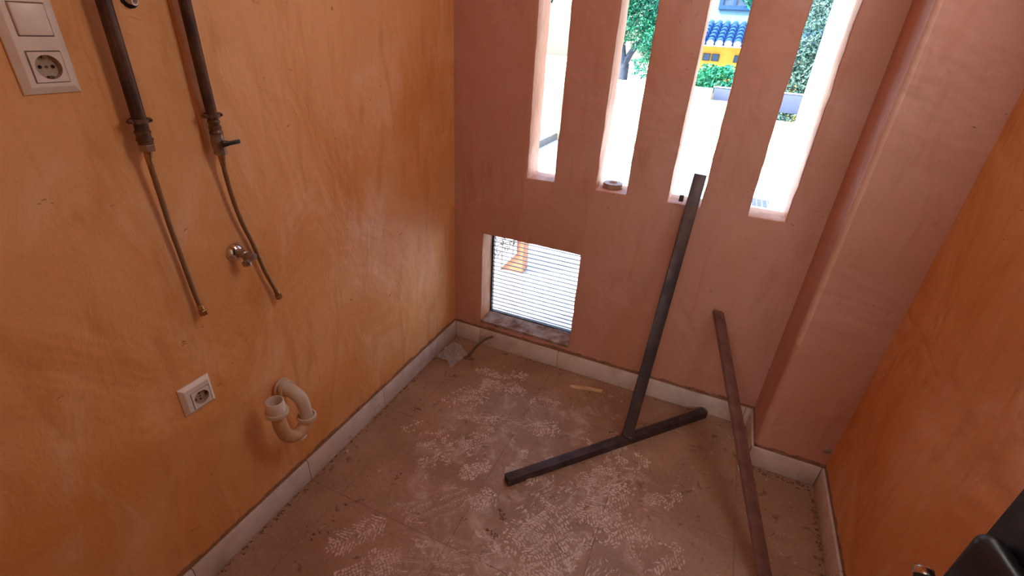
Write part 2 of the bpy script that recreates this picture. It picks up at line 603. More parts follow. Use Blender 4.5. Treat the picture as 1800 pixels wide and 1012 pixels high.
# pilaster in the right back corner: front face, softly rounded left edge
bm = bmesh.new()
PX, PY = 1.567, -.245
prof = [(PX, 0.0)]
R_ = .022
for k in range(7):
    a = k / 6 * PI / 2
    prof.append((PX + R_ - R_ * math.cos(a), PY + R_ - R_ * math.sin(a)))
prof += [(RX_, PY), (RX_, 0.0)]
zs_ = [i * H / 46 for i in range(47)]
rows = []
for z in zs_:
    w = .0022 * mnoise.noise(Vector((0, 3.1, z * 5))) + .001 * mnoise.noise(Vector((2, 3.1, z * 17)))
    row = []
    for i, (x, y) in enumerate(prof):
        f = 1.0 if 0 < i < len(prof) - 2 else 0.0
        row.append(bm.verts.new((x + w * f, y + w * f * .6, z)))
    rows.append(row)
for a, b_ in zip(rows[:-1], rows[1:]):
    for i in range(len(prof)):
        j = (i + 1) % len(prof)
        bm.faces.new((a[i], a[j], b_[j], b_[i]))
bm.faces.new(rows[0]); bm.faces.new(rows[-1])
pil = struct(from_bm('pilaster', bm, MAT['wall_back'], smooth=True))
# slot light painted pale on the rounded corner from knee height upwards
pil.data.materials.append(MAT['edge_light'])
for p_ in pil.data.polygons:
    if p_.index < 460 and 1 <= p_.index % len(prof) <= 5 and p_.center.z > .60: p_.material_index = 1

# wall at the photographer's back, with the doorway he stands in front of
m_ = MB()
m_.box((0, YB - .12, 0), (.93, YB, H)); m_.box((1.76, YB - .12, 0), (RX_, YB, H)); m_.box((.93, YB - .12, 2.05), (1.76, YB, H))
struct(m_.build('wall_front', MAT['wall']))
m_ = MB()   # unseen shell added behind the doorway to keep sun and sky out
m_.box((-.4, -4.5, -.15), (-.25, YB - .12, H)); m_.box((2.6, -4.5, -.15), (2.75, YB - .12, H))
m_.box((-.4, -4.65, -.15), (2.75, -4.5, H)); m_.box((-.4, -4.65, H), (2.75, YB - .12, H + .15))
m_.box((-.25, YB - .14, -.15), (0, YB - .12, H)); m_.box((RX_, YB - .14, -.15), (2.6, YB - .12, H))
struct(m_.build('sun_block_shell', MAT['white_wall']))

# floor: slab + laid tiles
slab = struct(box('floor', (-.25, -4.5, -.15), (2.6, 0, -.0009), MAT['grout']))
T = .457
tile_mesh = {}
xs_t = [0.002] + [.155 + T * i for i in range(0, 4)] + [RX_ - .002]
ys_t = [-.002] + [-.206 - T * i for i in range(0, 5)] + [YB + .002]
rt = random.Random(5)
for i in range(len(xs_t) - 1):
    for j in range(len(ys_t) - 1):
        x0, x1 = xs_t[i], xs_t[i + 1]; y1, y0 = ys_t[j], ys_t[j + 1]
        if x1 - x0 < .01 or y1 - y0 < .01: continue
        g = .0008
        dz = rt.uniform(-.0003, 0)
        box('tile', (x0 + g, y0 + g, -.012), (x1 - g, y1 - g, dz), MAT['floor'], slab, bevel=.0007, seg=1)

MAT['dust'] = None
def dust_mat():
    m, n, b = new_mat('pale_dust')
    p = n.pos()
    f = n.noise(p, 130, 4, .7); g = n.noise(p, 16, 4, .6)
    c = n.mix(n.ramp(f, .35, .65), (.86, .73, .66), (.66, .50, .42))
    c = n.mix(n.ramp(g, .38, .60, .45, 0), c, (.46, .31, .22))
    n.put(b.inputs['Base Color'], c)
    b.inputs['Roughness'].default_value = .8
    b.inputs['Specular IOR Level'].default_value = .25
    return m


MAT['dust'] = dust_mat()


def boot_print(kind, x, y, adeg, L, W, gain, seed):
    """the dust left by a sole: a few dozen thin pats in the pattern of the tread"""
    rg = random.Random(seed * 7 + 1)
    ca, sa = math.cos(math.radians(adeg)), math.sin(math.radians(adeg))
    vs, fs = [], []

    def inside(u, v):
        w = 1 - .16 * math.cos(6.2 * u / L)
        return abs(u / L) ** 2.6 + abs(v / (W * w)) ** 2.4 < 1

    def pat(poly, thr=None):
        cu = sum(p[0] for p in poly) / len(poly); cv = sum(p[1] for p in poly) / len(poly)
        if not inside(cu, cv): return
        nz = (mnoise.noise(Vector(((x + cu) * 19, (y + cv) * 19, seed))) * .62 + mnoise.noise(Vector(((x + cu) * 60, (y + cv) * 60, seed))) * .35) * .9 + .5
        if nz + rg.uniform(-.15, .15) > .34 + .40 * gain: return
        k = len(vs)
        shr = rg.uniform(.45, 1.12); zz = .0005 + rg.random() * .0006
        for (u, v) in poly:
            u = cu + (u - cu) * shr + rg.gauss(0, .0007); v = cv + (v - cv) * shr + rg.gauss(0, .0007)
            w = .007 * mnoise.noise(Vector((u * 22, v * 22, seed))); w2 = .007 * mnoise.noise(Vector((u * 22, v * 22, seed + 40)))
            u += w; v += w2
            vs.append((x + u * ca - v * sa, y + u * sa + v * ca, zz))
        fs.append(tuple(range(k, k + len(poly))))
    if kind == 'grid':
        P = .0105
        nu, nv = int(L / P) + 2, int(W / P) + 2
        for i in range(-nu, nu):
            for j in range(-nv, nv):
                u, v = i * P + j * P * .25, j * P - i * P * .15
                h = P * .40
                pat([(u - h, v - h), (u, v - h * 1.05), (u + h, v - h), (u + h, v + h), (u, v + h * 1.05), (u - h, v + h)])
    elif kind == 'chevron':
        P = .0135
        nu = int(L / P) + 3
        for i in range(-nu, nu):
            for sg in (-1, 1):
                for j in range(4):
                    v0, v1 = sg * W * (j * .26 + .02), sg * W * (j * .26 + .24)
                    u0 = i * P - abs(v0) * .8; u1 = i * P - abs(v1) * .8; h = P * .30
                    pat([(u0 - h, v0), (u1 - h, v1), (u1 + h, v1), (u0 + h, v0)])
    elif kind == 'arc':
        for i in range(1, int(2 * L / .011)):
            r = i * .011; n_ = max(5, int(r * 330))
            for k in range(n_):
                a0, a1 = 2 * PI * k / n_, 2 * PI * (k + .72) / n_
                am = (a0 + a1) / 2
                q = [(rr * math.cos(a) - L * .7, rr * math.sin(a)) for rr, a in ((r, a0), (r, am), (r, a1), (r + .0062, a1), (r + .0065, am), (r + .0062, a0))]
                pat(q)
    elif kind == 'fine':
        P = .0052
        nu, nv = int(L / P) + 1, int(W / P) + 1
        for i in range(-nu, nu):
            for j in range(-nv, nv):
                u, v = i * P + (j % 2) * P * .5, j * P
                if abs((v / W + 3) % .55 - .2) < .05: continue
                h = P * .33
                pat([(u - h, v), (u, v - h), (u + h, v), (u, v + h)])
        for k in range(40):        # rim of the sole
            a0, a1 = 2 * PI * k / 40, 2 * PI * (k + .9) / 40
            if rg.random() < .35: continue
            q = [(L * f * math.cos(a), W * f * math.sin(a)) for a, f in ((a0, .90), (a1, .90), (a1, .935), (a0, .935))]
            pat(q)
        for vv in (-.28, .27):
            for k in range(-9, 9):
                u = k * L / 9
                pat([(u, W * vv - .0016), (u + L / 9.5, W * vv - .0012), (u + L / 9.5, W * vv + .0012), (u, W * vv + .0016)])
    elif kind == 'smear':
        for k in range(int(W * 1700)):
            v = rg.uniform(-W, W); u0 = rg.uniform(-L, L * .7); ln = rg.uniform(.012, .06) * (L / .12)
            h = rg.uniform(.0006, .0024)
            u1 = min(L, u0 + ln)
            pat([(u0, v - h * .2), ((u0 + u1) / 2, v - h), (u1, v), ((u0 + u1) / 2, v + h)])
    if kind in ('arc', 'grid', 'smear', 'chevron'):   # loose pats of dust around the tread
        for k in range(int(190 * gain)):
            u, v = rg.gauss(0, L * .6), rg.gauss(0, W * .7); r = rg.uniform(.0012, .0075)
            n_ = rg.choice((5, 6, 7))
            r *= .75; el = rg.uniform(.8, 2.6); th = rg.gauss(.3, .9); ct, st_ = math.cos(th), math.sin(th)
            pp_ = [(r * el * rg.uniform(.6, 1.15) * math.cos(2 * PI * q / n_), r * rg.uniform(.4, 1.0) * math.sin(2 * PI * q / n_)) for q in range(n_)]
            pat([(u + a * ct - b * st_, v + a * st_ + b * ct) for a, b in pp_])
    o = make('boot_print', vs, fs, MAT['dust'], slab)
    for p_ in o.data.polygons:
        pass
    o['kind'] = 'stuff'


for i_, (kd_, x_, y_, a_, L_, W_, g_) in enumerate(PRINTS):
    boot_print(kd_, x_, y_, a_, L_, W_, g_, i_ + 1)

# baseboard tiles
BT, BH = .010, .100


def baseboard(name, segs, along, mats=MAT['base_tile']):
    """segs: list of (a0,a1); along = function(a0,a1)->(lo,hi)"""
    a_all = (segs[0][0], segs[-1][1])
    lo, hi = along(*a_all, -.002)
    base = struct(box(name, lo, hi, MAT['grout']))
    for k, (a0, a1) in enumerate(segs):
        lo, hi = along(a0 + .0011, a1 - .0011, rt.uniform(-.0006, .0006))
        box('tile', lo, hi, mats, base, bevel=.0018, seg=2)
    return base


def cuts(vals): return list(zip(vals[:-1], vals[1:]))


baseboard('baseboard_left', cuts([YB, -2.03, -1.573, -1.118, -.664, -.207, -.001]),
          lambda a, b, t: ((.0003, a, .0004), (BT + t, b, BH + t)))
baseboard('baseboard_back', cuts([BT + .001, .164, .621, 1.078, 1.535, PX - .001]),
          lambda a, b, t: ((a, -BT - t, .0004), (b, -.0003, BH + t)))
baseboard('baseboard_pilaster_side', cuts([PY + .0, -BT - .002]),
          lambda a, b, t: ((PX - BT - t, a, .0004), (PX - .0003, b, BH + t)))
baseboard('baseboard_pilaster_front', cuts([PX - BT, RX_ - BT - .001]),
          lambda a, b, t: ((a, PY - BT - t, .0004), (b, PY - .0003, BH + t)))
baseboard('baseboard_right', cuts([YB, -2.07, -1.613, -1.156, -.70, PY - .001]),
          lambda a, b, t: ((RX_ - BT - t, a, .0004), (RX_ - .0003, b, BH + t)))

# ------------------------------------------------------------------ louvred window in the low opening
win = thing('window_1', None, None)
for k in ('label', 'category'):
    if k in win: del win[k]
struct(win)
win.location = (WX0, TH - .02, WZ0)
FY0, FY1 = .115, .137
fr = MB()
fw = .009
fr.box((WX0, FY0, WZ0 - .002), (WX0 + fw, FY1, WZ1)); fr.box((WX1 - .006, FY0, WZ0 - .002), (WX1, FY1, WZ1))
fr.box((WX0 + fw, FY0, WZ1 - .006), (WX1 - .006, FY1, WZ1 + .002)); fr.box((WX0 + fw, FY0, WZ0 - .002), (WX1 - .006, FY1, WZ0 + .006))
fr.build('frame', MAT['frame_dark'], win)
NS = 21
pitch = (WZ1 - WZ0 - .016) / NS
sl_mesh = None
for k in range(NS):
    zc = WZ0 + .012 + pitch * (k + .5)
    if sl_mesh is None:
        c_, s_ = math.cos(math.radians(-14)), math.sin(math.radians(-14))
        prof2 = [(-.0095, .0011), (.0, .0022), (.0095, .0011), (.0095, -.0010), (.0, -.0004), (-.0095, -.0010)]
        vs = []
        for x in (WX0 + fw + .001, WX1 - .007):
            for (py, pz) in prof2:
                vs.append((x, py * c_ - pz * s_, py * s_ + pz * c_))
        fs = [tuple(range(6)), tuple(range(11, 5, -1))] + [(i, (i + 1) % 6, 6 + (i + 1) % 6, 6 + i) for i in range(6)]
        o = make('slat', vs, fs, MAT['slat'], win)
        sl_mesh = o.data
    else:
        o = bpy.data.objects.new('slat', sl_mesh); COL.objects.link(o); o.parent = win
    o.location = Vector((0, .126, zc)) - win.location
# the white catch at the window's upper right
br = box('catch', (.560, .085, .6535), (.640, .112, .6605), MAT['white_plastic'], win, bevel=.002)
# rough mortar bed of the opening
bm = bmesh.new()
nxs, nys = 44, 10
grid = []
for j in range(nys + 1):
    row = []
    for i in range(nxs + 1):
        x = WX0 + .001 + (WX1 - WX0 - .002) * i / nxs
        y = -.004 + (FY0 - .002) * j / nys
        h = .0045 + .004 * mnoise.noise(Vector((x * 18, y * 25, 1))) + .0025 * mnoise.noise(Vector((x * 60, y * 60, 4)))
        if j == 0: h = -.012 + .007 * mnoise.noise(Vector((x * 25, 0, 2))); y = -.003
        if j == 1: y = -.006 + .003 * mnoise.noise(Vector((x * 30, 5, 2)))
        row.append(bm.verts.new((x, y, WZ0 + h)))
    grid.append(row)
for j in range(nys):
    for i in range(nxs):
        bm.faces.new((grid[j][i], grid[j][i + 1], grid[j + 1][i + 1], grid[j + 1][i]))
bot = [bm.verts.new((WX0 + .001 + (WX1 - WX0 - .002) * i / nxs, .01, WZ0 - .004)) for i in range(nxs + 1)]
from_bm('sill', bm, MAT['sill'], win, smooth=True)

# ------------------------------------------------------------------ the black door leaf standing ajar, right of the camera
door = thing('door_1', None, None, (1.76, -2.12, 0))
for k in ('label', 'category'):
    if k in door: del door[k]
struct(door)
hin = Vector((1.762, -2.13, 0)); fre = Vector((1.600, -1.350, 0))
dd = (fre - hin); Ld = dd.length; dd.normalize()
nn = Vector((-dd.y, dd.x, 0))           # towards the room (-x)
if nn.x > 0: nn = -nn
DM = Matrix(((dd.x, nn.x, 0, hin.x), (dd.y, nn.y, 0, hin.y), (0, 0, 1, 0), (0, 0, 0, 1)))
box('leaf', (0, -.038, .012), (Ld, 0, 2.03), MAT['door'], door, bevel=.002, mat4=DM)
lock = box('lock_case', (Ld - .125, .0005, .860), (Ld - .016, .034, 1.030), MAT['black'], door, bevel=.016, seg=6, mat4=DM)
lock['label'] = 'rounded black lock case'
lev = tube('lever', smooth_path([DM @ Vector(q) for q in ((Ld - .062, .034, .895), (Ld - .055, .050, .900), (Ld - .038, .054, .912), (Ld - .020, .051, .924))], 6), .0115, MAT['black'], door, n=16)
tip = lathe('lever_tip', DM @ Vector((Ld - .021, .051, .923)), DM.to_3x3() @ Vector((.018, -.003, .012)), [(0, .0118), (.003, .0128), (.009, .0122), (.013, .008), (.014, .001)], MAT['chrome'], door)
tip['label'] = 'shiny chrome tip'

# ------------------------------------------------------------------ switch and socket plates (left wall, plane x = 0)
def plate_mesh(name, y0, y1, z0, z1, depth, mat, parent, cutouts=(), rim=.012):
    """bevelled face plate with square recessed cutouts (each (yc,zc,half))"""
    ys = sorted({y0, y1, *[c[0] - c[2] for c in cutouts], *[c[0] + c[2] for c in cutouts]})
    zs = sorted({z0, z1, *[c[1] - c[2] for c in cutouts], *[c[1] + c[2] for c in cutouts]})
    # front face inset so that the rim slopes back to the wall
    def iny(y): return y + rim if y == y0 else (y - rim if y == y1 else y)
    def inz(z): return z + rim if z == z0 else (z - rim if z == z1 else z)
    vs, fs, ix = [], [], {}

    def V(x, y, z):
        k = (round(x, 5), round(y, 5), round(z, 5))
        if k not in ix: ix[k] = len(vs); vs.append(k)
        return ix[k]
    for i in range(len(ys) - 1):
        for k in range(len(zs) - 1):
            yc, zc = (ys[i] + ys[i + 1]) / 2, (zs[k] + zs[k + 1]) / 2
            hole = [c for c in cutouts if abs(yc - c[0]) < c[2] and abs(zc - c[1]) < c[2]]
            q = [(iny(ys[i]), inz(zs[k])), (iny(ys[i + 1]), inz(zs[k])), (iny(ys[i + 1]), inz(zs[k + 1])), (iny(ys[i]), inz(zs[k + 1]))]
            if not hole:
                fs.append([V(depth, *p) for p in q])
            else:
                for a in range(4):
                    p, r = q[a], q[(a + 1) % 4]
                    fs.append([V(depth, *p), V(depth, *r), V(.002, *r), V(.002, *p)])
                fs.append([V(.002, *p) for p in q])
    # rim to the wall
    top = []
    for y in ys: top.append((iny(y), inz(z0), y, z0))
    def strip(pairs):
        for (a, b) in zip(pairs[:-1], pairs[1:]):
            fs.append([V(depth, a[0], a[1]), V(depth, b[0], b[1]), V(.0035, b[2], b[3]), V(.0035, a[2], a[3])])
            fs.append([V(.0035, a[2], a[3]), V(.0035, b[2], b[3]), V(.0002, b[2], b[3]), V(.0002, a[2], a[3])])
    strip([(iny(y), inz(z0), y, z0) for y in ys]); strip([(iny(y), inz(z1), y, z1) for y in ys])
    strip([(iny(y0), inz(z), y0, z) for z in zs]); strip([(iny(y1), inz(z), y1, z) for z in zs])
    return make(name, vs, fs, mat, parent, smooth=False, bevel=.0009, seg=2)


def socket(parent, yc, zc, half, mat_in, depth=.0125, r=None, angle=0.0):
    """schuko insert: square cover, round recess with two pin holes and earth clips"""
    r = r or half * .80
    n = 40
    vs, fs = [], []
    sq = []
    for k in range(n):
        a = 2 * PI * k / n
        c, s = math.cos(a), math.sin(a)
        q = half / max(abs(c), abs(s))
        sq.append((c * q, s * q))
    rings = [[(.0025, y, z) for y, z in sq], [(depth, y * .985, z * .985) for y, z in sq],
             [(depth, r * math.cos(2 * PI * k / n), r * math.sin(2 * PI * k / n)) for k in range(n)]]
    for ring in rings: vs += [(x, y + yc, z + zc) for x, y, z in ring]
    for i in range(2):
        for k in range(n):
            fs.append((i * n + k, i * n + (k + 1) % n, (i + 1) * n + (k + 1) % n, (i + 1) * n + k))
    ins = make('socket_insert', vs, fs, MAT['white_plastic'], parent, smooth=False)
    lathe('recess', (depth, yc, zc), (-1, 0, 0), [(0, r), (.0005, r * .985), (.0085, r * .95), (.009, r * .9), (.009, .0001)], mat_in, ins, n=40, cap0=False)
    for s in (-1, 1):
        dy, dz = s * .0098 * math.cos(angle), s * .0098 * math.sin(angle)
        lathe('pin_hole', (depth - .0088, yc + dy, zc + dz), (1, 0, 0), [(0, .0001), (0, .0030), (.0006, .0030), (.0006, .0001)], MAT['hole'], ins, n=14)
    lathe('screw', (depth - .0088, yc, zc), (1, 0, 0), [(0, .0001), (0, .0024), (.0008, .0024), (.0008, .0001)], MAT['rusty'], ins, n=12)
    for s in (-1, 1):
        a = angle + PI / 2
        cy, cz = yc + s * math.cos(a) * r * .90, zc + s * math.sin(a) * r * .90
        box('earth_clip', (depth - .009, cy - .004, cz - .003), (depth - .001, cy + .004, cz + .003), MAT['rusty'], ins)
    return ins


dp = thing('switch_socket_plate', 'white double plate with rocker switch above and round socket below, high on left wall', 'switch', (0, -1.469, 1.49))
Y0, Y1 = -1.514, -1.4245
plate_mesh('frame', Y0, Y1, 1.4165, 1.581, .0105, MAT['white_plastic'], dp,
           [(-1.4665, 1.4612, .0262), (-1.4665, 1.5362, .0262)], rim=.012)
rk = box('rocker', (.003, -1.4665 - .0248, 1.5362 - .0248), (.0135, -1.4665 + .0248, 1.5362 + .0248), MAT['white_plastic'], dp, bevel=.0022, seg=3)
socket(dp, -1.4665, 1.4612, .0250, MAT['socket_dark'])

ls = thing('wall_socket', 'small white single square socket plate low on left wall', 'socket', (0, -1.404, .642))
plate_mesh('frame', -1.448, -1.361, .597, .688, .0125, MAT['white_plastic'], ls, [(-1.399, .636, .0265)], rim=.010)
socket(ls, -1.399, .636, .0250, MAT['socket_dark'], depth=.0135, angle=PI / 2)

# ------------------------------------------------------------------ pipes, fittings, hoses
def hexnut(name, c, axis, r, h, mat, parent):
    ax = Vector(axis).normalized(); c = Vector(c)
    return tube(name, [c - ax * h / 2, c - ax * h * .4, c + ax * h * .4, c + ax * h / 2], r, mat, parent, n=6, smooth=False,
                rs=[r * .93, r, r, r * .93])


def clamp(parent, yc, z, x=.03, ear_dir=1):
    c = lathe('clamp', (x, yc, z - .004), (0, 0, 1), [(0, .0145), (0, .0172), (.009, .0172), (.009, .0145)], MAT['rusty'], parent, n=24, closed=True)
    for s in (-1, 1):
        e = MB()
        e.box((x - .004, yc + s * .016 - .006, z - .004), (x + .004, yc + s * .016 + .006, z + .005))
        e.build('clamp_ear', MAT['rusty'], c, bevel=.0012)
    for s in (-1, 1):
        lathe('clamp_bolt', (x - .007, yc + s * .019, z), (1, 0, 0), [(0, .0038), (.014, .0038), (.014, .002), (.017, .002)], MAT['rusty'], c, n=10)
    tube('wall_rod', [(0, yc, z), (x - .016, yc, z)], .004, MAT['rusty'], c, n=10)
    return c


# raised plaster over the chases behind the pipes
def patch(y0, y1, z0, z1, t, seed):
    bm = bmesh.new(); ny, nz = 10, 60
    g = []
    for k in range(nz + 1):
        z = z0 + (z1 - z0) * k / nz
        w = .006 * mnoise.noise(Vector((seed, z * 9, 0))) + .0025 * mnoise.noise(Vector((seed, z * 40, 7)))
        e = .010 * mnoise.noise(Vector((seed + 5, z * 3.1, 0)))
        row = []
        for i in range(ny + 1):
            y = y0 + w + (y1 + e - y0 - w) * i / ny
            f = min(1, i / 1.0) * (1 - (i / ny) ** 3)
            if k < 1: f = 0
            h = -.001 + (t + .001) * f + .0006 * mnoise.noise(Vector((y * 40, z * 40, seed)))
            row.append(bm.verts.new((h, y, z)))
        g.append(row)
    for k in range(nz):
        for i in range(ny):
            bm.faces.new((g[k][i], g[k][i + 1], g[k + 1][i + 1], g[k + 1][i]))
    return from_bm('plaster_patch', bm, MAT['wall'], wall_left, smooth=True)


patch(-1.208, -1.150, 1.255, H - .01, .0050, 1)
patch(-1.395, -1.310, 1.300, H - .01, .0030, 9)

p1 = thing('water_pipe', 'thicker brown pipe running down left wall beside the switch plate, threaded brass end', 'pipe', (.03, -1.352, 1.3), 'brown water pipes')
tube('tube', [(.03, -1.351, H - .001), (.03, -1.352, 1.45), (.03, -1.353, 1.335)], .0132, MAT['pipe'], p1, n=20)
clamp(p1, -1.353, 1.356)
lathe('coupling', (.03, -1.354, 1.338), (0, 0, -1), [(0, .0133), (.002, .0155), (.006, .0155), (.008, .0140), (.0165, .0140), (.018, .0160), (.0215, .0160), (.023, .0142), (.029, .0142)], MAT['rusty'], p1)
hexnut('nut', (.03, -1.355, 1.302), (0, 0, 1), .0168, .014, MAT['steel'], p1)

p2 = thing('water_pipe', 'right-hand brown pipe on left wall ending in a valve with black lever', 'pipe', (.03, -1.19, 1.26), 'brown water pipes')
p2['label'] = 'thinner brown pipe on left wall ending in ball valve with black lever'
tube('tube', [(.03, -1.193, H - .001), (.03, -1.191, 1.45), (.03, -1.190, 1.338)], .0122, MAT['pipe'], p2, n=20)
clamp(p2, -1.190, 1.348)
lathe('coupling', (.03, -1.190, 1.338), (0, 0, -1), [(0, .0122), (.003, .0135), (.006, .0135), (.008, .0120), (.013, .0118), (.015, .0140), (.021, .0140), (.0225, .0125), (.028, .0148), (.031, .0148), (.032, .013)], MAT['rusty'], p2)
vb = lathe('valve_body', (.03, -1.190, 1.306), (0, 0, -1), [(0, .0145), (.004, .0150), (.005, .0138), (.012, .0150), (.022, .0162), (.032, .0150), (.040, .0138), (.041, .0150), (.048, .0150), (.050, .012)], MAT['steel'], p2, n=8, smooth=False)
lathe('spindle', (.044, -1.190, 1.286), (1, 0, 0), [(0, .006), (.008, .006), (.008, .004), (.012, .004)], MAT['steel'], p2, n=14)
bm_l = MB()
bm_l.box((.054, -1.198, 1.2805), (.059, -1.152, 1.2905))
bm_l.box((.050, -1.199, 1.279), (.058, -1.183, 1.292))
lvr = bm_l.build('lever', MAT['black'], p2, bevel=.0016, smooth=True)
lvr['label'] = 'black lever'


def hose(path, label):
    h = thing('flexible_hose', label, 'hose', path[0], 'flexible hoses hanging on the left wall')
    sp = smooth_path(path, 8)
    n = len(sp)
    rnd = random.Random(len(path) * 31 + int(abs(path[0][1]) * 100))
    braid = tube('braid', sp, .0056, MAT['hose'], h, n=12, rs=[.0056 + rnd.uniform(-.0003, .0003) for _ in sp])
    d0 = (sp[1] - sp[0]).normalized(); d1 = (sp[-1] - sp[-2]).normalized()
    tube('ferrule', [sp[0] - d0 * .004, sp[0], sp[0] + d0 * .012, sp[0] + d0 * .016, sp[0] + d0 * .028], .007, MAT['brass'], h, n=14,
         rs=[.0085, .0085, .0078, .0070, .0066])
    tube('ferrule', [sp[-1] - d1 * .020, sp[-1] - d1 * .018, sp[-1] - d1 * .004], .007, MAT['brass'], h, n=14, rs=[.0062, .0072, .0068])
    hexnut('nut', sp[-1] + d1 * .003, d1, .0105, .014, MAT['brass'], h)
    return h


def hose_mat():
    m, n, b = new_mat('braided_hose')
    o = n.obj()
    x, y, z = n.xyz(o)
    w1 = n.m('SINE', n.m('MULTIPLY', n.m('ADD', z, n.m('MULTIPLY', y, .8)), 2300))
    w2 = n.m('SINE', n.m('MULTIPLY', n.m('SUBTRACT', z, n.m('MULTIPLY', x, .8)), 2300))
    w = n.m('MULTIPLY', w1, w2)
    c = n.mix(n.ramp(w, -.4, .6), (.19, .105, .05), (.36, .22, .11))
    n.put(b.inputs['Base Color'], c)
    b.inputs['Metallic'].default_value = .55
    b.inputs['Roughness'].default_value = .48
    n.put(b.inputs['Normal'], n.bump(w, .3, .001))
    return m


MAT['hose'] = hose_mat()
hose([(.03, -1.3555, 1.294), (.028, -1.357, 1.262), (.022, -1.353, 1.178), (.018, -1.350, 1.116), (.016, -1.345, 1.033), (.017, -1.341, .944), (.018, -1.338, .901), (.02, -1.336, .879)],
     'flexible hose hanging below the thicker pipe, longer and nearer the switch')
hose([(.03, -1.190, 1.256), (.027, -1.189, 1.215), (.022, -1.181, 1.137), (.019, -1.169, 1.071), (.018, -1.150, .998), (.019, -1.133, .910), (.02, -1.110, .829), (.02, -1.106, .813)],
     'flexible hose curving away from ball valve, passing behind the angle valve')

# ------------------------------------------------------------------ angle valve
av = thing('angle_valve', 'small chrome angle valve with round wall rose on left wall', 'valve', (0, -1.195, .991))
ac = Vector((0, -1.196, .990))
lathe('wall_rose', ac, (1, 0, 0), [(.0003, .0265), (.003, .0265), (.007, .0245), (.013, .018), (.017, .0125), (.0175, .008)], MAT['chrome'], av, n=32)
lathe('body', ac + Vector((.014, 0, 0)), (1, 0, 0), [(0, .0085), (.012, .0085), (.014, .011), (.030, .011), (.032, .008), (.040, .008)], MAT['steel'], av, n=20)
lathe('outlet', ac + Vector((.037, 0, -.008)), (0, .05, -1), [(0, .0065), (.012, .0065), (.015, .0085), (.016, .0115), (.024, .0115), (.024, .007)], MAT['steel'], av, n=20)
kn = lathe('knob', ac + Vector((.052, 0, 0)), (1, 0, 0), [(0, .009), (.0015, .0115), (.019, .0115), (.0205, .010), (.021, .004)], MAT['steel'], av, n=10, smooth=False)

# ------------------------------------------------------------------ drain trap
dt = thing('drain_trap', 'white plastic drain trap with open cup sticking out of left wall', 'drain pipe', (0, -1.155, .48))
ucl = [(.092, -1.250, .480), (.093, -1.249, .430), (.093, -1.236, .380), (.092, -1.204, .352), (.090, -1.165, .355), (.088, -1.148, .385)]
tube('u_bend', smooth_path(ucl, 8), .0215, MAT['tan_plastic'], dt, n=24)
elb = [(.088, -1.146, .385), (.087, -1.147, .425), (.080, -1.150, .462), (.058, -1.154, .483), (.030, -1.155, .487), (.001, -1.155, .487)]
tube('elbow', smooth_path(elb, 8), .0215, MAT['cream_plastic'], dt, n=24)


def ring_nut(c, axis, r, h, n=36, mat=MAT['cream_plastic'], nm='union_nut'):
    o = lathe(nm, Vector(c) - Vector(axis).normalized() * h / 2, axis, [(0, r * .80), (0, r * .97), (.002, r), (h - .002, r), (h, r * .97), (h, r * .80)], mat, dt, n=n, closed=True, smooth=True)
    return o


ring_nut((.088, -1.146, .383), (0, .0, 1), .031, .016)
ring_nut((.030, -1.155, .487), (1, 0, 0), .028, .014)
ring_nut((.012, -1.155, .487), (1, 0, 0), .032, .006, nm='wall_flange')
ring_nut((.092, -1.250, .490), (0, 0, 1), .034, .014)
cupm = lathe('cup', (.092, -1.250, .490), (0, 0, 1),
             [(0, .020), (.006, .0265), (.012, .0265), (.014, .0275), (.017, .0265), (.020, .0275), (.023, .0265), (.026, .0275), (.029, .0265), (.044, .0262), (.045, .0255), (.045, .0235), (.010, .0230), (.004, .015)],
             MAT['white_plastic'], dt, n=36, closed=True)
lathe('cleanout_cap', (.091, -1.185, .336), (0, .12, -1), [(0, .012), (0, .016), (.010, .017), (.012, .015), (.012, .004)], MAT['white_plastic'], dt, n=24)

# hole with a stub of conduit at the top of the wall
st = thing('conduit_stub', 'short white conduit end in a small hole between the two brown pipes', 'conduit', (0, -1.287, 1.58))
lathe('hole_lining', (.0006, -1.287, 1.580), (1, 0, 0), [(0, .0001), (0, .019), (.0008, .018), (.0008, .0001)], MAT['hole'], st, n=13, smooth=False)
lathe('conduit', (-.0, -1.289, 1.578), (1, .25, -.2), [(0, .006), (0, .0085), (.016, .0085), (.016, .006)], MAT['white_plastic'], st, n=18, closed=True)

# rough hole in the corner by the pilaster, with a bit of pipe showing
cs = thing('outlet_hole', 'small rough hole with perforated end piece in corner right of pilaster, above baseboard', 'outlet', (1.80, -.245, .19))
o_c = Vector((1.806, PY - .0008, .190))
lathe('rim', o_c, (0, -1, 0), [(0, .013), (.003, .013), (.0045, .011), (.0045, .001), (0, .001)], MAT['sill'], cs, n=14, closed=True)
for k in range(6):
    a = k * PI / 3
    lathe('perforation', o_c + Vector((.0065 * math.cos(a), -.0044, .0065 * math.sin(a))), (0, -1, 0), [(0, .0001), (0, .0016), (.0006, .0016), (.0006, .0001)], MAT['hole'], cs, n=8)

